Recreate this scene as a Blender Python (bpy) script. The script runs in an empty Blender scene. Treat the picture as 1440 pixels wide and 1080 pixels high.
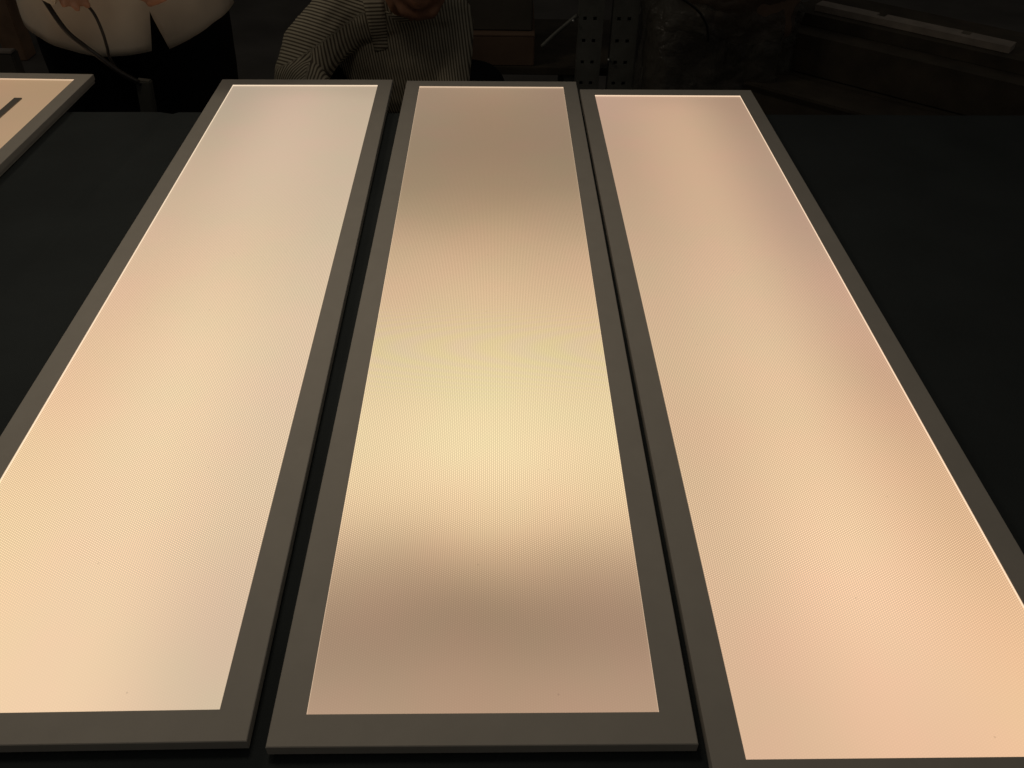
import bpy, bmesh, math, random
from mathutils import Vector, Matrix, noise
random.seed(7)
SC = bpy.context.scene
COL = SC.collection

# ------------------------------------------------------------------ camera
Z0 = 0.762                                  # height of the panel faces above the floor
FPX, PITCH, ROLL = 1203.83, 0.70513, 0.01399
CAM = Vector((0.0084, 0.0, 0.56572 + Z0))
F_ = Vector((0, math.cos(PITCH), -math.sin(PITCH)))
_r = Vector((1, 0, 0)); _u = _r.cross(F_)
R_ = math.cos(ROLL) * _r + math.sin(ROLL) * _u
U_ = -math.sin(ROLL) * _r + math.cos(ROLL) * _u
cd = bpy.data.cameras.new('camera'); cam = bpy.data.objects.new('camera', cd); COL.objects.link(cam)
cd.sensor_width = 36; cd.sensor_fit = 'HORIZONTAL'; cd.lens = FPX / 1440 * 36
cd.clip_start = 0.02; cd.clip_end = 60
m = Matrix((R_, U_, -F_)).transposed().to_4x4(); m.translation = CAM
cam.matrix_world = m
SC.camera = cam

# ------------------------------------------------------------------ world, lamp, exposure
w = bpy.data.worlds.new('World'); SC.world = w; w.use_nodes = True
bg = w.node_tree.nodes['Background']; bg.inputs[0].default_value = (1.0, 0.93, 0.82, 1); bg.inputs[1].default_value = 0.036
def lamp(name, loc, target, size, power, col, spread=180):
    l = bpy.data.lights.new(name, 'AREA'); l.shape = 'DISK'; l.size = size; l.energy = power; l.color = col; l.spread = math.radians(spread)
    o = bpy.data.objects.new(name, l); COL.objects.link(o); o.location = loc
    o.rotation_euler = (Vector(target) - Vector(loc)).to_track_quat('-Z', 'Y').to_euler()
    return o
lamp('overhead_fill', (-0.27, 0.80, 1.93), (-0.27, 0.80, 0.75), 0.35, 0.62, (1.0, 0.86, 0.68), 112)  # unseen fill added over the panels, standing in for the room's bounced light
lamp('far_lamp', (-1.45, 1.75, 2.15), (-0.5, 1.5, 0.75), 0.4, 1.9, (1.0, 0.86, 0.66))
SC.view_settings.view_transform = 'Standard'; SC.view_settings.look = 'None'
SC.view_settings.exposure = 0; SC.view_settings.gamma = 1

# ------------------------------------------------------------------ helpers
def ray(px, py): return (px - 720) / FPX * R_ + (540 - py) / FPX * U_ + F_
def at(px, py, y):
    d = ray(px, py); return CAM + d * ((y - CAM.y) / d.y)
def atz(px, py, z):
    d = ray(px, py); return CAM + d * ((z - CAM.z) / d.z)
def lin(c):
    f = lambda v: (v / 255 / 12.92) if v / 255 <= .04045 else ((v / 255 + .055) / 1.055) ** 2.4
    return (f(c[0]), f(c[1]), f(c[2]), 1)
def tag(o, label=None, cat=None, group=None, kind=None):
    for k, v in (('label', label), ('category', cat), ('group', group), ('kind', kind)):
        if v: o[k] = v
    return o
def empty(name, loc, rz=0):
    o = bpy.data.objects.new(name, None); COL.objects.link(o); o.location = loc; o.rotation_euler = (0, 0, rz)
    o.empty_display_size = .05
    return o
def link(name, me, mat, parent=None, smooth=False):
    o = bpy.data.objects.new(name, me); COL.objects.link(o)
    if mat and not me.materials: me.materials.append(mat)
    if parent: o.parent = parent
    if smooth:
        for p in me.polygons: p.use_smooth = True
    return o
def frombm(name, bm, mat, parent=None, smooth=False):
    bmesh.ops.recalc_face_normals(bm, faces=bm.faces[:])
    me = bpy.data.meshes.new(name); bm.to_mesh(me); bm.free()
    return link(name, me, mat, parent, smooth)
def box(bm, lo, hi, M=None, bev=0):
    r = bmesh.ops.create_cube(bm, size=1)
    lo = Vector(lo); hi = Vector(hi)
    for v in r['verts']:
        v.co = Vector((lo[i] + (v.co[i] + .5) * (hi[i] - lo[i]) for i in range(3)))
    vs = r['verts']
    if bev:
        es = list({e for v in vs for e in v.link_edges})
        rr = bmesh.ops.bevel(bm, geom=es, offset=bev, segments=2, affect='EDGES')
        vs = list({v for f in rr['faces'] for v in f.verts} | {v for v in vs if v.is_valid})
    if M: bmesh.ops.transform(bm, matrix=M, verts=vs)
def boxobj(name, lo, hi, mat, parent=None, bev=0, M=None):
    bm = bmesh.new(); box(bm, lo, hi, M, bev); return frombm(name, bm, mat, parent)
def ball(bm, c, r, seg=12):
    rr = (r, r, r) if not hasattr(r, '__len__') else r
    q = bmesh.ops.create_uvsphere(bm, u_segments=seg, v_segments=max(6, seg * 2 // 3), radius=1)
    for v in q['verts']: v.co = Vector((v.co.x * rr[0], v.co.y * rr[1], v.co.z * rr[2])) + Vector(c)
    return q['verts']
def bone(bm, a, b, ra, rb, seg=12):
    a = Vector(a); b = Vector(b); d = b - a
    if d.length < 1e-5: return
    q = bmesh.ops.create_cone(bm, cap_ends=True, segments=seg, radius1=ra, radius2=rb, depth=d.length)
    M = Matrix.Translation((a + b) / 2) @ d.to_track_quat('Z', 'Y').to_matrix().to_4x4()
    bmesh.ops.transform(bm, matrix=M, verts=q['verts'])
    ball(bm, a, ra * .998, seg); ball(bm, b, rb * .998, seg)
def chain(bm, pts, rad, seg=12):
    for i in range(len(pts) - 1): bone(bm, pts[i], pts[i + 1], rad[i], rad[i + 1], seg)
def remesh(name, bm, mat, parent, vox, it=6, disp=None):
    me = bpy.data.meshes.new(name); bm.to_mesh(me); bm.free()
    o = bpy.data.objects.new(name, me); COL.objects.link(o)
    r = o.modifiers.new('r', 'REMESH'); r.mode = 'VOXEL'; r.voxel_size = vox
    s = o.modifiers.new('s', 'SMOOTH'); s.iterations = it; s.factor = .5
    dg = bpy.context.evaluated_depsgraph_get()
    me2 = bpy.data.meshes.new_from_object(o.evaluated_get(dg))
    bpy.data.objects.remove(o); bpy.data.meshes.remove(me)
    me2.name = name; me2.materials.clear()
    if disp:
        nr = [v.normal.copy() for v in me2.vertices]
        for v, q in zip(me2.vertices, nr): v.co += q * disp(v.co)
    return link(name, me2, mat, parent, True)
def tube(name, pts, r, mat, parent=None, seg=10, sub=8):
    # catmull-rom tube
    P = [Vector(p) for p in pts]; P = [2 * P[0] - P[1]] + P + [2 * P[-1] - P[-2]]
    c = []
    for i in range(1, len(P) - 2):
        for k in range(sub):
            t = k / sub
            c.append(.5 * ((2 * P[i]) + (P[i + 1] - P[i - 1]) * t + (2 * P[i - 1] - 5 * P[i] + 4 * P[i + 1] - P[i + 2]) * t * t
                           + (3 * P[i] - P[i - 1] - 3 * P[i + 1] + P[i + 2]) * t ** 3))
    c.append(P[-2])
    bm = bmesh.new(); rings = []; e1 = None
    for i, p in enumerate(c):
        t = (c[min(i + 1, len(c) - 1)] - c[max(i - 1, 0)]).normalized()
        if e1 is None: e1 = t.orthogonal()
        e1 = (e1 - t * e1.dot(t)).normalized(); e2 = t.cross(e1)
        rings.append([bm.verts.new(p + e1 * r * math.cos(2 * math.pi * k / seg) + e2 * r * math.sin(2 * math.pi * k / seg)) for k in range(seg)])
    for a, b in zip(rings, rings[1:]):
        for k in range(seg): bm.faces.new((a[k], a[(k + 1) % seg], b[(k + 1) % seg], b[k]))
    bm.faces.new(rings[0][::-1]); bm.faces.new(rings[-1])
    return frombm(name, bm, mat, parent, True)

# ------------------------------------------------------------------ materials
def mat(name, col, rough=.6, metal=0, var=.12, scale=30, bump=.1, bscale=200, spec=.5):
    m = bpy.data.materials.new(name); m.use_nodes = True
    n = m.node_tree.nodes; l = m.node_tree.links; p = n['Principled BSDF']
    p.inputs['Roughness'].default_value = rough; p.inputs['Metallic'].default_value = metal
    p.inputs['Specular IOR Level'].default_value = spec
    tc = n.new('ShaderNodeTexCoord'); nz = n.new('ShaderNodeTexNoise'); nz.inputs['Scale'].default_value = scale; nz.inputs['Detail'].default_value = 5
    l.new(tc.outputs['Object'], nz.inputs['Vector'])
    r = n.new('ShaderNodeValToRGB')
    r.color_ramp.elements[0].position = .3; r.color_ramp.elements[1].position = .7
    r.color_ramp.elements[0].color = tuple(c * (1 - var) for c in col[:3]) + (1,)
    r.color_ramp.elements[1].color = tuple(min(1, c * (1 + var)) for c in col[:3]) + (1,)
    l.new(nz.outputs['Fac'], r.inputs['Fac']); l.new(r.outputs['Color'], p.inputs['Base Color'])
    if bump:
        b2 = n.new('ShaderNodeTexNoise'); b2.inputs['Scale'].default_value = bscale; b2.inputs['Detail'].default_value = 3
        l.new(tc.outputs['Object'], b2.inputs['Vector'])
        bp = n.new('ShaderNodeBump'); bp.inputs['Strength'].default_value = bump; bp.inputs['Distance'].default_value = .002
        l.new(b2.outputs['Fac'], bp.inputs['Height']); l.new(bp.outputs['Normal'], p.inputs['Normal'])
    return m
M_frame = mat('frame_paint', (.60, .56, .50), .75, 0, .03, 40, .03, 900, .15)
M_side = mat('frame_back', (.42, .42, .41), .5, 0, .05, 40, .03, 600)
M_bar = mat('grey_strip', (.27, .25, .22), .5, 0, .05, 30, .03, 500)
M_cloth = mat('black_cloth', (.055, .064, .066), .92, 0, .10, 9, .5, 1400, .15)
M_steel = mat('dark_steel', (.20, .20, .18), .5, .1, .2, 18, .1, 120)
M_hole = mat('table_steel', (.2, .2, .2), .45, .6, .1, 20, .05, 100)
M_board = mat('chipboard', (.22, .16, .11), .75, 0, .2, 25, .15, 150)
M_floor = mat('concrete_floor', (.13, .12, .11), .85, 0, .3, 3, .2, 60)
M_wall = mat('dark_wall', (.12, .115, .10), .9, 0, .25, 2, .1, 50)
M_carton = mat('brown_cardboard', (.22, .14, .095), .8, 0, .2, 7, .1, 120)
M_carton2 = mat('dim_cardboard', (.13, .115, .095), .8, 0, .2, 7, .1, 120)
M_wood = mat('brown_wood', (.36, .22, .14), .6, 0, .25, 14, .1, 90)
M_timber = mat('dusty_timber', (.20, .165, .125), .75, 0, .3, 18, .2, 90)
M_timber2 = mat('dark_timber', (.075, .06, .042), .8, 0, .35, 12, .2, 90)
M_pale = mat('pale_trim', (.40, .34, .29), .6, 0, .2, 22, .1, 120)
M_skin = mat('skin', (.46, .23, .14), .5, 0, .12, 60, .12, 500)
M_hair = mat('black_hair', (.012, .01, .009), .45, 0, .3, 80, .4, 300)
M_trouser = mat('black_trousers', (.013, .013, .015), .9, 0, .2, 30, .3, 900, .1)
M_shirt = mat('linen_shirt', (.76, .69, .58), .85, 0, .07, 16, .25, 900, .1)
M_cable = mat('black_cable', (.014, .012, .012), .4, 0, .1, 40, 0)
M_adapter = mat('grey_plastic', (.085, .085, .075), .5, 0, .1, 30, .1, 300)
M_white = mat('white_plastic', (.75, .70, .58), .4, 0, .04, 30, .02, 300)
M_shoe = mat('black_shoe', (.015, .014, .014), .5, 0, .1, 30, .1, 200)
M_bolt = mat('bright_bolt', (.6, .6, .58), .3, .8, .05, 30, 0)

def math_node(n, l, op, a, b=None, clamp=False):
    q = n.new('ShaderNodeMath'); q.operation = op; q.use_clamp = clamp
    for i, v in enumerate((a, b)):
        if v is None: continue
        if isinstance(v, (int, float)): q.inputs[i].default_value = v
        else: l.new(v, q.inputs[i])
    return q.outputs[0]

def glow_mat(name, ramps, W, L, dots, fringe=False):
    """view-angle brightness of the diffuser painted as fixed emission: three lengthwise profiles blended across the width, with the micro-prism lattice"""
    m = bpy.data.materials.new(name); m.use_nodes = True
    n = m.node_tree.nodes; l = m.node_tree.links; p = n['Principled BSDF']
    p.inputs['Base Color'].default_value = (.03, .03, .03, 1); p.inputs['Roughness'].default_value = .5
    p.inputs['Specular IOR Level'].default_value = .1
    tc = n.new('ShaderNodeTexCoord'); sp = n.new('ShaderNodeSeparateXYZ'); l.new(tc.outputs['Object'], sp.inputs[0])
    # gentle wander so the zones are not ruled lines
    nz = n.new('ShaderNodeTexNoise'); nz.inputs['Scale'].default_value = 5; nz.inputs['Detail'].default_value = 1
    l.new(tc.outputs['Object'], nz.inputs['Vector'])
    wob = math_node(n, l, 'MULTIPLY', math_node(n, l, 'SUBTRACT', nz.outputs['Fac'], .5), .045)
    v = math_node(n, l, 'ADD', math_node(n, l, 'DIVIDE', sp.outputs['Y'], L), wob)
    u = math_node(n, l, 'ADD', math_node(n, l, 'DIVIDE', sp.outputs['X'], W * .84), .5, True)   # 0..1 across
    cols = []
    for stops in ramps:
        r = n.new('ShaderNodeValToRGB'); cr = r.color_ramp; cr.interpolation = 'B_SPLINE'
        st = sorted(stops)
        cr.elements[0].position = st[0][0]; cr.elements[0].color = lin(st[0][1])
        cr.elements[1].position = st[-1][0]; cr.elements[1].color = lin(st[-1][1])
        for q in st[1:-1]:
            e = cr.elements.new(q[0]); e.color = lin(q[1])
        l.new(v, r.inputs['Fac']); cols.append(r.outputs['Color'])
    def mix(f, a, b):
        q = n.new('ShaderNodeMix'); q.data_type = 'RGBA'; l.new(f, q.inputs[0]); l.new(a, q.inputs[6]); l.new(b, q.inputs[7]); return q.outputs[2]
    def smooth(lo, hi):
        q = n.new('ShaderNodeMapRange'); q.interpolation_type = 'SMOOTHSTEP'
        q.inputs[1].default_value = lo; q.inputs[2].default_value = hi; l.new(u, q.inputs[0]); return q.outputs[0]
    c = mix(smooth(.5, 1.0), mix(smooth(0, .5), cols[0], cols[1]), cols[2])
    # pinkish / greenish chroma-noise blotches painted into the emission colour
    n2 = n.new('ShaderNodeTexNoise'); n2.inputs['Scale'].default_value = 13; n2.inputs['Detail'].default_value = 2
    l.new(tc.outputs['Object'], n2.inputs['Vector'])
    r2 = n.new('ShaderNodeValToRGB'); r2.color_ramp.elements[0].position = .35; r2.color_ramp.elements[1].position = .65
    r2.color_ramp.elements[0].color = (1.014, .993, .99, 1); r2.color_ramp.elements[1].color = (.988, 1.007, .985, 1)
    l.new(n2.outputs['Fac'], r2.inputs['Fac'])
    mu = n.new('ShaderNodeMix'); mu.data_type = 'RGBA'; mu.blend_type = 'MULTIPLY'; mu.inputs[0].default_value = 1
    l.new(c, mu.inputs[6]); l.new(r2.outputs['Color'], mu.inputs[7])
    # hexagonal lattice
    lam = dots * .866; s = None
    for ang in (0, 60, 120):
        a = math.radians(ang); d = n.new('ShaderNodeVectorMath'); d.operation = 'DOT_PRODUCT'
        l.new(tc.outputs['Object'], d.inputs[0]); d.inputs[1].default_value = (2 * math.pi / lam * math.cos(a), 2 * math.pi / lam * math.sin(a), 0)
        q = math_node(n, l, 'COSINE', d.outputs['Value']); s = q if s is None else math_node(n, l, 'ADD', s, q)
    amp = n.new('ShaderNodeMapRange'); amp.interpolation_type = 'SMOOTHSTEP'        # lattice fades at the ends
    amp.inputs[1].default_value = .03; amp.inputs[2].default_value = .2; amp.inputs[3].default_value = .015; amp.inputs[4].default_value = .17
    l.new(v, amp.inputs[0])
    amp2 = n.new('ShaderNodeMapRange'); amp2.interpolation_type = 'SMOOTHSTEP'
    amp2.inputs[1].default_value = .5; amp2.inputs[2].default_value = .75; amp2.inputs[3].default_value = 1; amp2.inputs[4].default_value = .2
    l.new(v, amp2.inputs[0])
    st = math_node(n, l, 'ADD', math_node(n, l, 'MULTIPLY', s, math_node(n, l, 'MULTIPLY', amp.outputs[0], amp2.outputs[0])), 1.0)
    # a few dust specks lying on the sheet
    vo = n.new('ShaderNodeTexVoronoi'); vo.inputs['Scale'].default_value = 16; vo.voronoi_dimensions = '2D'; l.new(tc.outputs['Object'], vo.inputs['Vector'])
    sc_ = n.new('ShaderNodeSeparateColor'); l.new(vo.outputs['Color'], sc_.inputs[0])
    near = math_node(n, l, 'MULTIPLY', math_node(n, l, 'LESS_THAN', vo.outputs['Distance'], .013), math_node(n, l, 'GREATER_THAN', sc_.outputs[0], .8))
    st = math_node(n, l, 'MULTIPLY', st, math_node(n, l, 'SUBTRACT', 1, math_node(n, l, 'MULTIPLY', near, .16)))
    out = mu.outputs[2]
    if fringe:      # camera moire painted as coloured fringes into the panel's emission
        q = math_node(n, l, 'DIVIDE', math_node(n, l, 'SUBTRACT', sp.outputs['Y'], .372 * L), .030)
        q2 = math_node(n, l, 'MULTIPLY', q, q)
        ph = math_node(n, l, 'MULTIPLY', math_node(n, l, 'SUBTRACT', math_node(n, l, 'DIVIDE', sp.outputs['X'], .062), q2), 2 * math.pi)
        en = math_node(n, l, 'EXPONENT', math_node(n, l, 'MULTIPLY', q2, -.16))
        fr = math_node(n, l, 'MULTIPLY', math_node(n, l, 'COSINE', ph), en)
        cc_ = n.new('ShaderNodeCombineColor')
        for k_, a_ in enumerate((.004, .018, -.045)): l.new(math_node(n, l, 'ADD', math_node(n, l, 'MULTIPLY', fr, a_), 1), cc_.inputs[k_])
        m2 = n.new('ShaderNodeMix'); m2.data_type = 'RGBA'; m2.blend_type = 'MULTIPLY'; m2.inputs[0].default_value = 1
        l.new(out, m2.inputs[6]); l.new(cc_.outputs[0], m2.inputs[7]); out = m2.outputs[2]
    l.new(out, p.inputs['Emission Color']); l.new(st, p.inputs['Emission Strength'])
    return m
def edge_mat(c):
    m = bpy.data.materials.new('emissive_lip'); m.use_nodes = True
    p = m.node_tree.nodes['Principled BSDF']; p.inputs['Base Color'].default_value = (.5, .5, .5, 1)
    p.inputs['Emission Color'].default_value = lin(c); p.inputs['Emission Strength'].default_value = 1
    return m
M_edge = [edge_mat(c) for c in ((232, 208, 180), (205, 178, 150), (236, 206, 176), (205, 175, 145))]

# ------------------------------------------------------------------ setting
bm = bmesh.new(); box(bm, (-7, -1.5, -.1), (7, 6, 0)); tag(frombm('floor', bm, M_floor), kind='structure')
bm = bmesh.new(); box(bm, (-7, 6.002, -.1), (7, 6.1, 3)); tag(frombm('back_wall', bm, M_wall), kind='structure')

# ------------------------------------------------------------------ table and cloth
TA = .025
tb = empty('table', (0, 0, 0), TA)
tag(tb, 'steel-legged work table hidden under the black cloth', 'table')
TX0, TX1, TY0, TY1, TZ = -1.5, 1.35, .10, 1.372, .7415
boxobj('tabletop', (TX0 + .004, TY0 + .004, TZ - .03), (TX1 - .004, TY1 - .006, TZ), M_board, tb, .002)
for sx in (TX0 + .06, TX1 - .06):
    for sy in (TY0 + .06, TY1 - .07):
        boxobj('leg', (sx - .02, sy - .02, .001), (sx + .02, sy + .02, TZ - .031), M_hole, tb, .002)
# seam in the cloth, taken from the photograph
def cloth():
    bm = bmesh.new()
    xs = [TX0 - .002 + (TX1 - TX0 + .004) * i / 280 for i in range(281)]
    prof = []                       # (y, z-drop, hang)
    H = .26
    yb, yf = TY1, TY0
    for k in range(9): prof.append((yb + .004, -H + (H - .004) * k / 9, 1))
    prof += [(yb + .0035, -.0025, .3), (yb + .001, -.0006, .1)]
    ny = 130
    for k in range(1, ny): prof.append((yb + (yf - yb) * k / ny, 0, 0))
    prof += [(yf - .001, -.0006, .1), (yf - .0035, -.0025, .3)]
    for k in range(9): prof.append((yf - .004, -.004 - (H - .004) * (k + 1) / 9, 1))
    ca, sa = math.cos(-TA), math.sin(-TA)
    A = atz(226, 170, .75); B = atz(140, 262, .75)
    A = Vector((A.x * ca - A.y * sa, A.x * sa + A.y * ca)); B = Vector((B.x * ca - B.y * sa, B.x * sa + B.y * ca))
    dr = (B - A).normalized(); nr = Vector((-dr.y, dr.x))
    rows = []
    for (y, dz, hang) in prof:
        row = []
        for x in xs:
            z = .7498 + dz; yy = y
            if hang < .5:
                q = Vector((x, y)) - A
                s = q.dot(nr)
                z += -.0012 * (noise.noise(Vector((x * 7, y * 5, 1.3))) * .5 + .5) - .0005 * (noise.noise(Vector((x * 24, y * 19, 5))) * .5 + .5)
                z -= .0045 * math.exp(-(s / .006) ** 2)
            else:
                f = min(1, -dz / .12)
                yy += (1 if y > 1 else -1) * f * (.012 + .012 * math.sin(x * 31 + 2 * noise.noise(Vector((x * 4, y, 0)))))
            row.append(bm.verts.new((x, yy, z)))
        rows.append(row)
    for a, b in zip(rows, rows[1:]):
        for k in range(len(xs) - 1): bm.faces.new((a[k], a[k + 1], b[k + 1], b[k]))
    o = frombm('tablecloth', bm, M_cloth, None, True); o.rotation_euler = (0, 0, TA)
    return o
tag(cloth(), 'plain black cloth spread over the table under the lit panels', 'tablecloth')

# ------------------------------------------------------------------ light panels
W, L, B = .295, 1.195, .02375
def ring_sweep(bm, prof):
    loops = []
    for (i, z) in prof:
        loops.append([bm.verts.new((sx * (W / 2 - i), (i if sy < 0 else L - i), z)) for sx, sy in ((-1, -1), (1, -1), (1, 1), (-1, 1))])
    for a, b in zip(loops, loops[1:]):
        for k in range(4): bm.faces.new((a[k], a[(k + 1) % 4], b[(k + 1) % 4], b[k]))
    return loops
def panel(x, y, a, z, glow, label, base=0):
    T = .0115
    t = empty('light_panel', (x, y, z - T), a)
    tag(t, label, 'light panel', 'long rectangular light panels laid on the black cloth')
    bm = bmesh.new()                                            # frame: mitred rail profile
    lp = ring_sweep(bm, [(.004, .0012), (.0006, .0012), (0, .0018), (0, T - .0006), (.0006, T), (B - .0003, T), (B, T - .0003), (B, T - .0006), (.0200, T - .0010)])
    frombm('frame', bm, M_frame, t)
    bm = bmesh.new()                                            # frame's inner lip made emissive to paint its bright line round the diffuser
    ring_sweep(bm, [(B - .0002, T - .0007), (B - .0002, T - .0030)])
    frombm('glowing_rim', bm, M_edge[G.index(glow)], t)
    bm = bmesh.new()
    i = B - .0008
    vs = [bm.verts.new((sx * (W / 2 - i), (i if sy < 0 else L - i), T - .0028)) for sx, sy in ((-1, -1), (1, -1), (1, 1), (-1, 1))]
    bm.faces.new(vs)
    r = bmesh.ops.extrude_face_region(bm, geom=bm.faces[:])
    for e in r['geom']:
        if isinstance(e, bmesh.types.BMVert): e.co.z -= .002
    frombm('diffuser', bm, glow, t)
    boxobj('back_plate', (-W / 2 + .0045, .0045, 0 - base), (W / 2 - .0045, L - .0045, .0062), M_side, t, .0005)
    return t

sRGB = {  # brightness zones as seen from the camera, painted as fixed emission colours
 0: ([(0, (250, 212, 162)), (.1, (244, 210, 160)), (.2, (242, 206, 158)), (.3, (234, 196, 152)), (.45, (226, 188, 150)), (.6, (212, 182, 148)), (.8, (195, 170, 140)), (.97, (180, 162, 136))],
     [(0, (243, 208, 166)), (.1, (242, 207, 165)), (.2, (240, 208, 164)), (.28, (240, 210, 166)), (.4, (236, 205, 163)), (.52, (224, 194, 155)), (.65, (214, 188, 155)), (.8, (213, 184, 154)), (.92, (206, 178, 150)), (.98, (188, 166, 138))],
     [(0, (214, 190, 156)), (.07, (214, 186, 154)), (.14, (222, 192, 156)), (.2, (228, 198, 160)), (.3, (226, 196, 162)), (.42, (224, 198, 160)), (.6, (206, 184, 152)), (.8, (202, 178, 148)), (.93, (194, 174, 144)), (.98, (182, 162, 134))]),
 1: ([(0, (186, 155, 130)), (.04, (172, 144, 120)), (.075, (160, 133, 110)), (.11, (172, 144, 117)), (.15, (204, 173, 140)), (.19, (232, 200, 160)), (.24, (236, 210, 168)), (.3, (228, 207, 163)), (.37, (218, 196, 156)), (.44, (216, 184, 149)), (.52, (203, 172, 139)), (.6, (176, 150, 121)), (.68, (156, 134, 108)), (.8, (148, 127, 105)), (.97, (160, 136, 114))],
     [(0, (184, 152, 126)), (.04, (172, 142, 117)), (.075, (157, 130, 106)), (.105, (164, 136, 110)), (.14, (200, 169, 134)), (.17, (230, 198, 157)), (.21, (241, 213, 170)), (.25, (242, 220, 174)), (.31, (233, 213, 166)), (.37, (224, 202, 158)), (.44, (221, 189, 151)), (.52, (206, 174, 139)), (.6, (181, 152, 121)), (.68, (158, 133, 107)), (.8, (151, 126, 103)), (.9, (156, 130, 106)), (.98, (164, 138, 114))],
     [(0, (186, 153, 128)), (.04, (174, 144, 120)), (.075, (160, 132, 109)), (.11, (171, 142, 116)), (.15, (204, 172, 138)), (.19, (233, 200, 159)), (.24, (238, 211, 168)), (.3, (230, 208, 163)), (.37, (221, 198, 155)), (.44, (217, 185, 148)), (.52, (203, 171, 138)), (.6, (177, 150, 121)), (.68, (156, 134, 108)), (.8, (147, 125, 103)), (.97, (156, 131, 110))]),
 2: ([(0, (220, 180, 144)), (.1, (220, 182, 144)), (.18, (222, 186, 146)), (.28, (214, 180, 140)), (.4, (216, 184, 144)), (.6, (198, 166, 132)), (.8, (188, 155, 124)), (.97, (192, 158, 132))],
     [(0, (234, 190, 150)), (.06, (240, 196, 156)), (.13, (246, 204, 162)), (.2, (242, 205, 160)), (.3, (232, 196, 152)), (.42, (226, 192, 152)), (.6, (211, 176, 140)), (.8, (208, 171, 136)), (.92, (203, 168, 134)), (.98, (190, 155, 126))],
     [(0, (244, 200, 152)), (.08, (240, 196, 148)), (.16, (228, 184, 140)), (.25, (222, 180, 138)), (.34, (206, 166, 130)), (.42, (206, 168, 134)), (.5, (204, 166, 134)), (.62, (184, 152, 125)), (.8, (182, 151, 122)), (.97, (170, 140, 112))]),
 3: ([(0, (180, 150, 120)), (1, (180, 135, 105))], [(0, (185, 155, 120)), (.8, (165, 135, 112)), (1, (176, 142, 108))], [(0, (185, 155, 120)), (.8, (172, 142, 112)), (1, (166, 138, 106))]),
}
for k_ in (0, 2):                                               # the two outer panels sit a little cooler
    sRGB[k_] = tuple([(p_, (c_[0] - 3, c_[1] - 1, c_[2] + 5)) for p_, c_ in r_] for r_ in sRGB[k_])
G = [glow_mat('diffuser_glow', sRGB[i], W, L, .0021, i == 1) for i in range(4)]
panel(-.31664, .28029, .03174, Z0, G[0], 'lit panel with an even pale cream glow, beside the wide gap of bare cloth')
panel(-.00798, .28413, .02228, Z0, G[1], 'lit panel with dim tan ends and a bright yellowish band, between two others')
panel(.29431, .25657, .02438, Z0, G[2], 'lit panel with a peach glow, separated from its neighbour by a thin slit')
c = atz(128, 104, Z0 + .004)
p4 = panel(c.x - W / 2, c.y - L, -.0038, Z0 + .004, G[3], 'dim lit panel with a grey strip across its diffuser, near the standing person', .0)
a0 = atz(22.5, 138.5, Z0 + .002); bx0 = a0.x - (c.x - W / 2)
boxobj('grey_strip', (bx0 - .0064, .10, .0089), (bx0 + .0064, a0.y - (c.y - L), .0112), M_bar, p4, .0004)
boxobj('base_tray', (-W / 2 + .0012, .0012, -.0035), (W / 2 - .0012, L - .0012, .0022), M_frame, p4, .0004)

# ------------------------------------------------------------------ people
def hand(bm, Wp, d, nrm, side, curl, size=1.0, pinch=False):
    """wrist, direction of the fingers, palm normal, thumb side (+1/-1), curl per joint"""
    d = Vector(d).normalized(); nrm = Vector(nrm); nrm = (nrm - d * nrm.dot(d)).normalized(); lat = d.cross(nrm) * side
    Wp = Vector(Wp); s = size
    k = Wp + d * .085 * s
    for i, o in enumerate((-1.5, -.5, .5, 1.5)):
        bone(bm, Wp + lat * o * .010 * s, k + lat * o * .0195 * s, .015 * s, .0115 * s, 10)
        ln = (.062, .075, .080, .072)[i] * s
        p = k + lat * o * .0195 * s; a = curl * (.7 if i == 3 and pinch else 1) * .5; rr = .0092 * s
        for j, fr in enumerate((.45, .31, .24)):
            q = p + (d * math.cos(a) + nrm * math.sin(a)) * ln * fr
            bone(bm, p, q, rr, rr * .9, 10); p = q; rr *= .9; a += curl
    b0 = Wp + d * .022 * s + lat * .018 * s; b1 = b0 + (d * .55 + lat * .62 + nrm * .45).normalized() * .042 * s
    b2 = b1 + (d * .85 + lat * .10 + nrm * .45).normalized() * .034 * s; b3 = b2 + (d * .9 - lat * .2 + nrm * .35).normalized() * .026 * s
    chain(bm, [b0, b1, b2, b3], [.015 * s, .0115 * s, .0105 * s, .0085 * s], 10)
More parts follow.
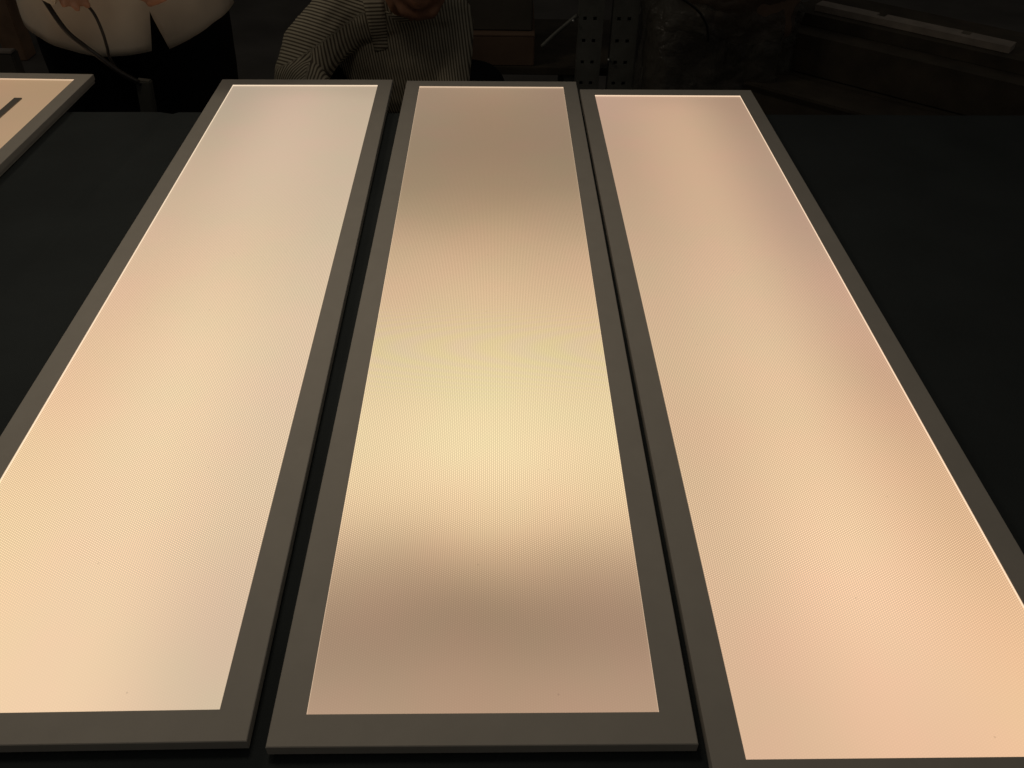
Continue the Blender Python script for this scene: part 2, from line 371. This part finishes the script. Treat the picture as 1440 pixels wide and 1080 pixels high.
def head(bm, c, fwd, up, s=1.0):
    """skull, jaw, nose, brow, lips, ears round centre c"""
    f = Vector(fwd).normalized(); u = Vector(up); u = (u - f * u.dot(f)).normalized(); r = f.cross(u)
    M = Matrix((r, f, u)).transposed().to_4x4(); M.translation = Vector(c)
    b2 = bmesh.new()
    ball(b2, (0, -.012, .028), (.074, .094, .088), 20)          # skull
    ball(b2, (0, .022, -.030), (.060, .066, .078), 20)          # face
    ball(b2, (0, .052, -.088), (.030, .028, .024), 14)          # chin
    ball(b2, (0, .074, .022), (.045, .018, .014), 12)           # brow
    chain(b2, [(0, .084, .010), (0, .099, -.024)], [.008, .012], 10)
    for sx in (-1, 1):
        ball(b2, (sx * .010, .090, -.028), .009, 10)            # nostril wing
        ball(b2, (sx * .030, .073, .006), (.014, .012, .010), 12)   # eye
        ball(b2, (sx * .040, .062, -.028), (.022, .020, .020), 12)  # cheek
        ball(b2, (sx * .072, -.008, -.012), (.008, .018, .030), 12) # ear
        chain(b2, [(sx * .055, .01, -.055), (sx * .025, .055, -.090)], [.018, .018], 10)
    chain(b2, [(-.018, .080, -.055), (0, .086, -.053), (.018, .080, -.055)], [.006, .008, .006], 10)
    chain(b2, [(-.016, .078, -.064), (0, .084, -.065), (.016, .078, -.064)], [.006, .008, .006], 10)
    bmesh.ops.transform(b2, matrix=M, verts=b2.verts[:])
    me = bpy.data.meshes.new('t'); b2.to_mesh(me); b2.free(); bm.from_mesh(me); bpy.data.meshes.remove(me)
    return M
def hair(M, parent, length):
    bm = bmesh.new()
    vs = ball(bm, (0, -.022, .040), (.083, .098, .090), 24)
    ball(bm, (0, -.06, -.01), (.072, .060, .07 + length), 18)
    bmesh.ops.transform(bm, matrix=M, verts=bm.verts[:])
    return remesh('hair', bm, M_hair, parent, .006, 4, lambda p: .004 * noise.noise(p * 45))

# ---- standing person in the loose pale shirt
HY = 1.56                                                     # front of the shirt hem
hc = at(153, 79, HY); X1, HZ = hc.x, hc.z; CY = HY + .14
P1 = empty('person', (X1, CY, 0))
tag(P1, 'standing person in a loose pale shirt and black trousers, fingers on black cables', 'person')
def loc1(p): return Vector(p) - Vector((X1, CY, 0))
tipR = loc1(at(92, -1, 1.455)); lowL = loc1(at(214, -23, 1.475))
bm = bmesh.new()
shz = 1.335
# torso + legs + neck
ball(bm, (0, 0, .90), (.155, .105, .12), 20); ball(bm, (0, -.005, 1.05), (.135, .095, .16), 20); ball(bm, (0, 0, 1.22), (.160, .100, .15), 20)
chain(bm, [(-.14, 0, shz - .025), (0, 0, shz + .02), (.14, 0, shz - .025)], [.04, .055, .04])
chain(bm, [(0, .0, shz), (0, -.012, shz + .115)], [.056, .050])
for s in (-1, 1):
    chain(bm, [(s * .085, 0, .84), (s * .095, -.005, .46), (s * .095, .015, .09)], [.085, .055, .038])
    chain(bm, [(s * .095, .03, .045), (s * .105, -.13, .030)], [.036, .028])
wR = tipR + Vector((-.012, .060, .118)); wL = lowL + Vector((.070, .035, .036))
chain(bm, [(-.15, 0, shz - .035), (-.235, .03, 1.07), wR], [.041, .038, .026])
chain(bm, [(.15, 0, shz - .035), (.235, .03, 1.06), wL], [.041, .038, .026])
hand(bm, wR, (tipR - wR), (.2, -.3, -.2), -1, .2, .93, True)
hand(bm, wL, (-1, -.35, -.10), (-.1, .2, -1), 1, 1.0, .93)
MH = head(bm, (0, -.02, shz + .22), (0.05, -1, -.35), (0, 0, 1), .97)
remesh('body', bm, M_skin, P1, .0045, 4)
hair(MH, P1, .05)
# trousers
bm = bmesh.new()
ball(bm, (0, 0, .865), (.172, .122, .125), 24)
for s in (-1, 1):
    chain(bm, [(s * .085, -.002, .83), (s * .097, -.006, .46), (s * .098, .012, .12)], [.100, .080, .068], 16)
remesh('trousers', bm, M_trouser, P1, .008, 6, lambda p: .004 * noise.noise(p * 14))
for s in (-1, 1):
    bm = bmesh.new(); chain(bm, [(s * .096, .045, .044), (s * .102, -.05, .046), (s * .107, -.145, .036)], [.042, .045, .034])
    box(bm, (s * .102 - .043, -.175, .002), (s * .102 + .043, .08, .022), None, .006)
    remesh('shoe', bm, M_shoe, P1, .005, 4)
# shirt: loft with shirt-tail hem and an open slit below the last button
def shirt1():
    bm = bmesh.new(); N = 96; Mz = 44
    ap = at(210, 17, HY + .008).z
    slx = loc1(at(211, 79, HY)).x
    thS = math.asin(max(-1, min(1, slx / .197)))
    rings = []
    for j in range(Mz + 1):
        f = j / Mz; ring = []
        for i in range(N + 1):
            th = thS + 2 * math.pi * i / N                    # starts and ends on the slit
            hem = HZ + .046 * math.sin(th) ** 2
            z = hem + (1.40 - hem) * f
            # width and depth up the torso
            k = max(0, (z - .80) / .6)
            a = .197 - .012 * math.sin(min(1, k * 2.2) * math.pi / 2) + .018 * math.sin(max(0, k - .3) * 2.2)
            b = .140 - .012 * k
            if z > 1.30:
                t = (z - 1.30) / .10; a *= 1 - .62 * t ** 2.6; b *= 1 - .42 * t ** 2.2
            x = a * math.sin(th); y = -b * math.cos(th)
            low = max(0, 1 - (z - HZ) / .30)
            wr = .007 * low * noise.noise(Vector((math.sin(th) * 2.4, math.cos(th) * 2.4, z * 5))) + .0035 * noise.noise(Vector((x * 22, y * 22, z * 9)))
            x += wr * math.sin(th); y -= wr * math.cos(th)
            if z < ap:                                        # slit opens to one side
                g = .034 * (ap - z) / (ap - HZ)
                if i <= 14: x += g * (1 - i / 14) ** 1.5 * math.cos(th); y += g * (1 - i / 14) ** 1.5 * math.sin(th)
            lean = .016 * max(0, min(1.3, (z - HZ) / (ap - HZ))) * math.exp(-((x - slx) / .05) ** 2) * (1 if math.cos(th) > 0 else 0)
            ring.append(bm.verts.new((x + lean, y, z)))
        rings.append(ring)
    for r0, r1 in zip(rings, rings[1:]):
        for i in range(N): bm.faces.new((r0[i], r0[i + 1], r1[i + 1], r1[i]))
    bm.verts.ensure_lookup_table()
    # sew the column shut above the slit
    tgt = {}
    for ring in rings:
        if ring[0].co.z >= ap - .003: tgt[ring[-1]] = ring[0]
    bmesh.ops.weld_verts(bm, targetmap=tgt)
    o = frombm('shirt', bm, M_shirt, P1, True)
    s = o.modifiers.new('cloth', 'SOLIDIFY'); s.thickness = .0016; s.offset = 1
    # sleeves
    for sx, wv in ((-1, wR), (1, wL)):
        A = Vector((sx * .118, 0, shz + .012)); E = Vector((sx * .238, .03, 1.07)); Q = E.lerp(wv, .55)
        b2 = bmesh.new(); path = [A.lerp(E, t / 8) for t in range(9)] + [E.lerp(Q, t / 5) for t in range(1, 6)]
        rr = []
        for t, p in enumerate(path):
            d = (path[min(t + 1, len(path) - 1)] - path[max(t - 1, 0)]).normalized(); qq = d.to_track_quat('Z', 'Y'); R0 = (.060, .072)[min(1, t)] - .0010 * t + (.006 if t in (2, 3) else 0)
            rr.append([b2.verts.new(p + qq @ Vector((math.cos(k * math.pi / 10), math.sin(k * math.pi / 10), 0)) * (R0 + .004 * noise.noise(p * 30 + Vector((k * .5, 0, 0))))) for k in range(20)])
        for a_, b_ in zip(rr, rr[1:]):
            for k in range(20): b2.faces.new((a_[k], a_[(k + 1) % 20], b_[(k + 1) % 20], b_[k]))
        so = frombm('sleeve', b2, M_shirt, P1, True); s = so.modifiers.new('cloth', 'SOLIDIFY'); s.thickness = .0016
shirt1()

# ---- crouching person in the striped shirt
def stripe_mat():
    m = mat('striped_cotton', (.4, .4, .4), .85, 0, .1, 30, .15, 700, .1)
    n = m.node_tree.nodes; l = m.node_tree.links; p = n['Principled BSDF']
    at_ = n.new('ShaderNodeAttribute'); at_.attribute_name = 'stripe'; at_.attribute_type = 'GEOMETRY'
    s = math_node(n, l, 'SINE', math_node(n, l, 'MULTIPLY', at_.outputs['Fac'], 2 * math.pi / .0064))
    r = n.new('ShaderNodeValToRGB'); r.color_ramp.elements[0].position = .35; r.color_ramp.elements[1].position = .6
    r.color_ramp.elements[0].color = (.17, .145, .11, 1); r.color_ramp.elements[1].color = (.62, .56, .43, 1)
    l.new(math_node(n, l, 'ADD', math_node(n, l, 'MULTIPLY', s, .5), .5), r.inputs['Fac'])
    l.new(r.outputs['Color'], p.inputs['Base Color'])
    return m
M_stripe = stripe_mat()
P2c = at(560, 60, 2.12)
P2 = empty('person', (P2c.x, 2.30, 0))
tag(P2, 'person crouching behind the panels in a striped shirt, chin in shadow', 'person')
O2 = Vector((P2c.x, 2.30, 0))
def l2(px, py, y): return at(px, py, y) - O2
chin = l2(588, 24, 1.90)
sR = l2(474, 28, 2.03); sL = l2(628, 24, 2.14)               # shoulder joints
eR = l2(421, 108, 1.90); eL = l2(632, 150, 2.02)
neck = (sR + sL) / 2 + Vector((.02, -.02, .035))
hfwd = Vector((.06, -.95, -.25)).normalized(); hup = Vector((.08, -.2, 1)).normalized()
hup = (hup - hfwd * hup.dot(hfwd)).normalized(); hc2 = chin - hfwd * .058 + hup * .104
pel = Vector((.02, .24, .30)); chest = (sR + sL) / 2 + Vector((0, .03, -.10))
def limbs2(bm, g):
    ball(bm, chest, (.150 + g, .115 + g, .15 + g), 20); ball(bm, chest.lerp(pel, .6), (.130 + g, .10 + g, .14 + g), 20)
    chain(bm, [sR, neck, sL], [.050 + g, .056 + g, .050 + g])
    chain(bm, [sR, sR.lerp(eR, .5) + Vector((-.012, -.01, .006)), eR], [.056 + g, .052 + g, .044 + g]); chain(bm, [sL, eL], [.050 + g, .040 + g])
kR = Vector((-.17, -.24, .52)); kL = Vector((.19, -.20, .50)); fR = Vector((-.15, -.10, .08)); fL = Vector((.17, -.06, .08))
hR = eR + Vector((.10, -.20, -.02)); hL = eL + Vector((-.09, -.20, .0))
bm = bmesh.new(); limbs2(bm, 0)
ball(bm, pel, (.155, .13, .12), 20)
chain(bm, [pel + Vector((-.09, 0, 0)), kR, fR], [.085, .056, .038]); chain(bm, [pel + Vector((.09, 0, 0)), kL, fL], [.085, .056, .038])
for f in (fR, fL): chain(bm, [f + Vector((0, .03, -.035)), f + Vector((0, -.13, -.05))], [.036, .026])
chain(bm, [eR, hR], [.040, .027]); chain(bm, [eL, hL], [.040, .027])
hand(bm, hR, (.4, -.9, -.25), (.3, 0, -1), 1, .35, .95); hand(bm, hL, (-.4, -.9, -.25), (-.3, 0, -1), -1, .35, .95)
chain(bm, [neck, hc2 + Vector((0, .03, -.03))], [.056, .052])
MH2 = head(bm, hc2, hfwd, hup)
remesh('body', bm, M_skin, P2, .005, 4)
hair(MH2, P2, .01)
bm = bmesh.new(); limbs2(bm, .014); chain(bm, [eR, eR.lerp(hR, .75)], [.054, .042]); chain(bm, [eL, eL.lerp(hL, .75)], [.054, .042])
so = remesh('shirt', bm, M_stripe, P2, .005, 8, lambda p: .006 * noise.noise(p * 12) + .002 * noise.noise(p * 40))
me = so.data; at_ = me.attributes.new('stripe', 'FLOAT', 'POINT')
armd = (eR - sR).normalized()
yk0, yk1 = l2(445, 53, 1.97), l2(505, 24, 1.97); yks = (yk1.z - yk0.z) / (yk1.x - yk0.x)   # shoulder seam
for v in me.vertices:
    p = v.co
    if p.z > yk0.z + (p.x - yk0.x) * yks: s = (p.z * .9 + p.x * .3 + p.y * .45) * .8       # yoke: stripes run across the shoulder
    elif p.x < yk0.x + .004: s = (p - sR).dot(armd) * .55 + p.x * .9                                       # sleeve
    else: s = p.x + .15 * p.z
    at_.data[v.index].value = s
# lapel lying on the chest, its stripes running across
bm = bmesh.new(); lr = []; ls = []
for k in range(13):
    t = k / 12; row = []
    for j in range(5):
        px = 505 + 22 * t + (34 - 14 * t) * j / 4; py = -14 + 88 * t - 5 * (j / 4)
        hit, hp, hn, _i = so.ray_cast(CAM - O2, ray(px, py).normalized())
        q = hp + hn * .004 if hit else l2(px, py, 1.96)
        row.append(bm.verts.new(q))
    lr.append(row)
for a_, b_ in zip(lr, lr[1:]):
    for j in range(4): bm.faces.new((a_[j], a_[j + 1], b_[j + 1], b_[j]))
bmesh.ops.smooth_vert(bm, verts=bm.verts[:], factor=.5, use_axis_x=True, use_axis_y=True, use_axis_z=True)
lo = frombm('lapel', bm, M_stripe, P2, True); la = lo.data.attributes.new('stripe', 'FLOAT', 'POINT')
for v in lo.data.vertices: la.data[v.index].value = v.co.z * .85
lo.modifiers.new('s', 'SOLIDIFY').thickness = .003
# collar band
bm = bmesh.new()
cc = neck + Vector((0, -.01, .03)); ax = (hc2 - neck).normalized(); qz = ax.to_track_quat('Z', 'Y'); rr = []
for k in range(28):
    a = 2 * math.pi * k / 28; e = qz @ Vector((math.cos(a), math.sin(a), 0))
    rr.append((bm.verts.new(cc + e * .074 - ax * .012), bm.verts.new(cc + e * .068 + ax * .022)))
for k in range(28):
    a, b = rr[k], rr[(k + 1) % 28]; bm.faces.new((a[0], b[0], b[1], a[1]))
co = frombm('collar', bm, M_stripe, P2, True); ca_ = co.data.attributes.new('stripe', 'FLOAT', 'POINT')
for v in co.data.vertices: ca_.data[v.index].value = v.co.z
co.modifiers.new('s', 'SOLIDIFY').thickness = .002
bm = bmesh.new(); ball(bm, pel, (.172, .145, .135), 20)
for k, f, s in ((kR, fR, -1), (kL, fL, 1)): chain(bm, [pel + Vector((s * .09, 0, 0)), k, f + Vector((0, 0, .03))], [.100, .074, .058], 14)
remesh('trousers', bm, M_trouser, P2, .009, 5, lambda p: .004 * noise.noise(p * 14))
for f in (fR, fL):
    bm = bmesh.new(); chain(bm, [f + Vector((0, .045, -.036)), f + Vector((0, -.05, -.034)), f + Vector((0, -.145, -.044))], [.042, .045, .034])
    box(bm, f + Vector((-.043, -.175, -.078)), f + Vector((.043, .08, -.058)), None, .006)
    remesh('shoe', bm, M_shoe, P2, .005, 4)

# ------------------------------------------------------------------ cables in the standing person's hand
ya = 1.452
ca = tube('cable', [at(38, -55, ya + .02), at(50, -22, ya), at(64, 2, ya - .004), at(92, 42, ya - .01), at(118, 64, ya), at(137, 78, ya), at(168, 101, ya), at(196, 116, ya + .004)], .0042, M_cable)
tag(ca, 'thick straight black cable running down from the fingers across the pale shirt', 'cable')
boxobj('plug', (-.012, -.007, -.012), (.012, .007, .012), M_white, ca, .002, Matrix.Translation(at(69, -8, ya - .012)) @ Matrix.Rotation(.5, 4, 'Y'))
cb = tube('cable', [at(88, -30, ya + .02), at(103, -12, ya + .012), at(116, 1, ya + .01), at(132, 19, ya + .008), at(144, 45, ya + .008), at(151, 68, ya + .008), at(154, 80, ya + .008), at(170, 104, ya + .012), at(199, 119, ya + .012)], .0026, M_cable)
tag(cb, 'thin curved cable arching over the pale shirt', 'cable')
c0 = at(202, 112, ya + .02); c1 = at(204, 165, ya + .02)
bm = bmesh.new(); box(bm, (-.0125, -.008, c1.z - c0.z), (.0125, .008, 0), None, .002)
ao = frombm('power_adapter', bm, M_adapter); ao.location = c0; ao.rotation_euler = (0, .10, 0)
tag(ao, 'small dull grey adapter hanging on the cables behind the table edge', 'adapter')

# ------------------------------------------------------------------ dark background: rack, cartons, wrapped bundle, boards
YR = 2.46
def upright(pxl, pxr, parent):
    a = at(pxl, 50, YR); b = at(pxr, 50, YR); w_ = b.x - a.x
    xs = [0, .17, .31, .58, .72, 1.0]; bm = bmesh.new(); step = .060; n = 30
    zs = [0]
    for k in range(n):
        z = .02 + k * step; zs += [z, z + .009]
    zs.append(.02 + n * step + .02)
    V = [[bm.verts.new((a.x + x * w_, YR, z)) for x in xs] for z in zs]
    for j in range(len(zs) - 1):
        for i in range(5):
            if i in (1, 3) and j % 2 == 1: continue
            bm.faces.new((V[j][i], V[j][i + 1], V[j + 1][i + 1], V[j + 1][i]))
    # returned flanges
    for i in (0, -1):
        lo, hi = V[0][i], V[-1][i]
        q = [bm.verts.new(lo.co + Vector((0, .05, 0))), bm.verts.new(hi.co + Vector((0, .05, 0)))]
        x0 = bm.verts.new(lo.co + Vector((0, .0005, 0))); x1 = bm.verts.new(hi.co + Vector((0, .0005, 0)))
        bm.faces.new((x0, q[0], q[1], x1))
    z1 = V[-1][0].co.z
    q = [bm.verts.new((a.x + x, YR + .0505, z)) for x, z in ((.001, 0), (w_ - .001, 0), (w_ - .001, z1), (.001, z1))]
    bm.faces.new(q)
    o = frombm('upright', bm, M_steel, parent); s = o.modifiers.new('s', 'SOLIDIFY'); s.thickness = .002; s.offset = 1
    return o
rk = empty('storage_rack', (0, 0, 0)); rk.location = (0, 0, .001)
tag(rk, 'dark steel storage rack with pairs of holes in its upright posts', 'rack')
upright(813, 847, rk); upright(860, 895, rk)
sz = at(700, 94, YR + .06).z
xl, xr = at(470, 60, YR).x, at(812, 60, YR).x
for z in (sz,):
    boxobj('shelf', (xl, YR + .055, z - .022), (xr + .14, YR + .50, z), M_timber2, rk, .002)
for x in (xl + .03, xr - .01):
    for y in (YR + .09, YR + .46): boxobj('post', (x - .018, y - .018, 0), (x + .018, y + .018, sz - .0225), M_steel, rk, .002)
tube('brace', [at(762, 66, YR + .03), at(782, 47, YR + .03), at(812, 22, YR + .03)], .006, M_steel, rk)
for px, py in ((806, 30), (856, 85)):
    bm = bmesh.new(); bone(bm, (0, 0, 0), (0, .006, 0), .0045, .0045, 8); q = frombm('bolt', bm, M_bolt, rk, True); q.location = at(px, py, YR - .008)
def carton(px0, px1, y, z0, h, dep, mt, label, rz=0):
    a = at(px0, 60, y); b = at(px1, 60, y)
    t = empty('carton', ((a.x + b.x) / 2, y, z0), rz); w2 = (b.x - a.x) / 2
    tag(t, label, 'box')
    boxobj('box_body', (-w2, 0, 0), (w2, dep, h), mt, t, .003)
    boxobj('flap', (-w2 + .001, .001, h + .0005), (w2 - .001, dep / 2 - .002, h + .0035), mt, t)
    boxobj('flap', (-w2 + .001, dep / 2 + .002, h + .0005), (w2 - .001, dep - .001, h + .0035), mt, t)
carton(640, 752, YR + .065, sz + .001, .085, .30, M_carton, 'low brown cardboard box on the rack shelf beside the crouching person')
carton(652, 748, YR + .10, sz + .091, .20, .25, M_carton2, 'dim grey cardboard box stacked on the low brown box')

# wrapped bundle
def film_mat():
    m = bpy.data.materials.new('plastic_film'); m.use_nodes = True
    n = m.node_tree.nodes; l = m.node_tree.links; p = n['Principled BSDF']
    p.inputs['Base Color'].default_value = (.13, .12, .10, 1); p.inputs['Roughness'].default_value = .25
    tc = n.new('ShaderNodeTexCoord'); v = n.new('ShaderNodeTexVoronoi'); v.feature = 'DISTANCE_TO_EDGE'; v.inputs['Scale'].default_value = 11
    nz = n.new('ShaderNodeTexNoise'); nz.inputs['Scale'].default_value = 9; nz.inputs['Detail'].default_value = 6
    ad = n.new('ShaderNodeVectorMath'); ad.operation = 'MULTIPLY_ADD'; l.new(nz.outputs['Color'], ad.inputs[0]); ad.inputs[1].default_value = (.22, .22, .22); l.new(tc.outputs['Object'], ad.inputs[2])
    l.new(tc.outputs['Object'], nz.inputs['Vector']); l.new(ad.outputs[0], v.inputs['Vector'])
    bp = n.new('ShaderNodeBump'); bp.inputs['Strength'].default_value = .9; bp.inputs['Distance'].default_value = .02
    l.new(v.outputs['Distance'], bp.inputs['Height']); l.new(bp.outputs['Normal'], p.inputs['Normal'])
    tr = n.new('ShaderNodeBsdfTransparent'); mx = n.new('ShaderNodeMixShader'); mx.inputs[0].default_value = .5
    l.new(tr.outputs[0], mx.inputs[1]); l.new(p.outputs[0], mx.inputs[2]); l.new(mx.outputs[0], n['Material Output'].inputs['Surface'])
    return m
M_film = film_mat()
b0 = at(915, 60, 2.30); b1 = at(1128, 60, 2.30); bc = Vector(((b0.x + b1.x) / 2, 2.42, 0)); hw = (b1.x - b0.x) / 2
bu = empty('wrapped_bundle', bc)
tag(bu, 'bulky brown bundle wrapped in crumpled clear plastic film beside the rack', 'bundle')
bm = bmesh.new(); box(bm, (-hw * .95, -.10, .02), (hw * .1, .13, .62), None, .03); box(bm, (hw * .0, -.08, .02), (hw * .95, .13, .60), Matrix.Rotation(.1, 4, 'Y'), .04)
remesh('contents', bm, M_carton2, bu, .012, 5, lambda p: .012 * noise.noise(p * 9))
bm = bmesh.new(); ball(bm, (hw * .25, -.03, .66), (hw * .75, .12, .13), 24); bone(bm, (0, -.04, .70), (hw * .7, -.06, .60), .10, .05)
remesh('brown_paper', bm, M_carton, bu, .012, 3, lambda p: .02 * noise.noise(p * 8) + .008 * noise.noise(p * 25))
def film_disp(p):
    q = p * 10
    return .020 * noise.noise(p * 6) + .016 * abs(noise.noise(q)) + .008 * abs(noise.noise(p * 26))
bm = bmesh.new(); box(bm, (-hw * 1.02, -.155, .012), (hw * .98, .19, .70), None, .06); ball(bm, (hw * .1, -.04, .74), (hw * .85, .15, .14), 24)
ball(bm, (-hw * .75, -.10, .45), (.06, .08, .22), 16)
remesh('plastic_film', bm, M_film, bu, .010, 4, film_disp)
tube('cord', [Vector(p) - bc for p in (at(948, -8, 2.19), at(968, 4, 2.19), at(984, 18, 2.19), at(994, 36, 2.19), at(996, 58, 2.19))], .003, M_cable, bu)

# boards on a dark crate
ZS = .62
s0, s1 = atz(1147, 6, ZS), atz(1422, 66, ZS)
D = (s1 - s0); D.z = 0; LD = D.length; D.normalize(); Nn = Vector((D.y, -D.x, 0)); Nn = Nn if Nn.y < 0 else -Nn
ang = math.atan2(D.y, D.x)
def plank(name, a, b, wid, thick, mt, label, cat='board', notches=()):
    """board on its own plane from a to b (top face), thickness downward, with notches in the far edge"""
    d = (b - a); ln = d.length; rz = math.atan2(d.y, d.x)
    cuts = [0]
    for (t, wn) in notches: cuts += [t * ln - wn / 2, t * ln + wn / 2]
    cuts.append(ln); bm = bmesh.new()
    prof = []
    for i in range(len(cuts) - 1):
        dep = wid if i % 2 == 0 else wid * .45
        prof += [(cuts[i], dep), (cuts[i + 1], dep)]
    lower = [(cuts[-1], 0), (0, 0)]
    pts = prof + lower
    top = [bm.verts.new((x, y, 0)) for x, y in pts]; bot = [bm.verts.new((x, y, -thick)) for x, y in pts]
    bm.faces.new(top); bm.faces.new(bot[::-1])
    for i in range(len(pts)): bm.faces.new((top[i], top[(i + 1) % len(pts)], bot[(i + 1) % len(pts)], bot[i]))
    o = frombm(name, bm, mt); o.location = a; o.rotation_euler = (0, 0, rz)
    return tag(o, label, cat)
cz = .47
cr = empty('crate', s0 + D * .1 + Vector((0, 0, -ZS)), ang)
tag(cr, 'dark wooden crate carrying loose boards behind the table', 'crate')
for k in range(4):
    boxobj('slat', (-.15, .30 - .56, .03 + k * .115), (LD + .55, .30 - .54, .03 + k * .115 + .098), M_timber2, cr, .003)
    boxobj('slat', (-.15, .42, .03 + k * .115), (LD + .55, .44, .03 + k * .115 + .098), M_timber2, cr, .003)
for x in (-.12, LD * .5 + .2, LD + .50):
    for y in (-.2395, .3995): boxobj('post', (x - .02, y, .0), (x + .02, y + .02, cz - .021), M_timber2, cr, .002)
for k in range(5): boxobj('lid_board', (-.15, -.26 + k * .14, cz - .02), (LD + .55, -.26 + k * .14 + .132, cz), M_timber2, cr, .003)
plank('notched_strip', s0, s1, .045, .016, M_pale, 'long pale strip with dark notches lying on the boards of the crate', 'strip', ((.34, .022), (.77, .022)))
q0 = s0 - D * .05 + Nn * .03 + Vector((0, 0, -.017)); 
plank('board', q0, q0 + D * (LD + .25), .22, .030, M_timber2, 'dark board lying directly under the pale notched strip')
q1 = s0 - D * .12 + Nn * .10 + Vector((0, 0, -.048)); plank('board', q1, q1 + D * (LD + .5), .26, .098, M_timber2, 'thick dark beam lying on the crate lid under the boards', 'beam')
e0, e1 = atz(1203, 103, cz + .012), atz(1270, 122, cz + .012)
plank('batten', e0, e1, .028, .0115, M_timber, 'short dusty batten lying on the crate lid', 'batten')
e0, e1 = atz(1345, 96, cz + .032), atz(1500, 136, cz + .032)
plank('batten', e0, e1, .055, .0315, M_timber, 'wide dusty batten lying on the crate lid', 'batten')
e0, e1 = s0 + D * LD * .66 - Nn * .055 + Vector((0, 0, -.016)), s0 + D * LD * .98 - Nn * .05 + Vector((0, 0, -.016))
plank('offcut', e0, e1, .05, .0005 + .012, M_timber, 'dim offcut of wood lying behind the pale notched strip', 'offcut')

# left edge: brown post and a grey box on the floor
pb = atz(24, 86, .0)
tag(boxobj('wooden_post', (pb.x - .045, pb.y, .001), (pb.x + .045, pb.y + .09, 1.3), M_wood, None, .004), 'brown wooden post standing on the floor behind the standing person', 'post')
gb = atz(2, 74, .20)
g = empty('carton', (gb.x - .2, gb.y, .001)); tag(g, 'dark grey box with a pale edge on the floor beside the wooden post', 'box')
boxobj('box_body', (-.25, 0, 0), (.235, .05, .196), M_carton2, g, .004); boxobj('pale_edge', (-.25, -.003, .1965), (.237, .03, .205), M_pale, g, .001)
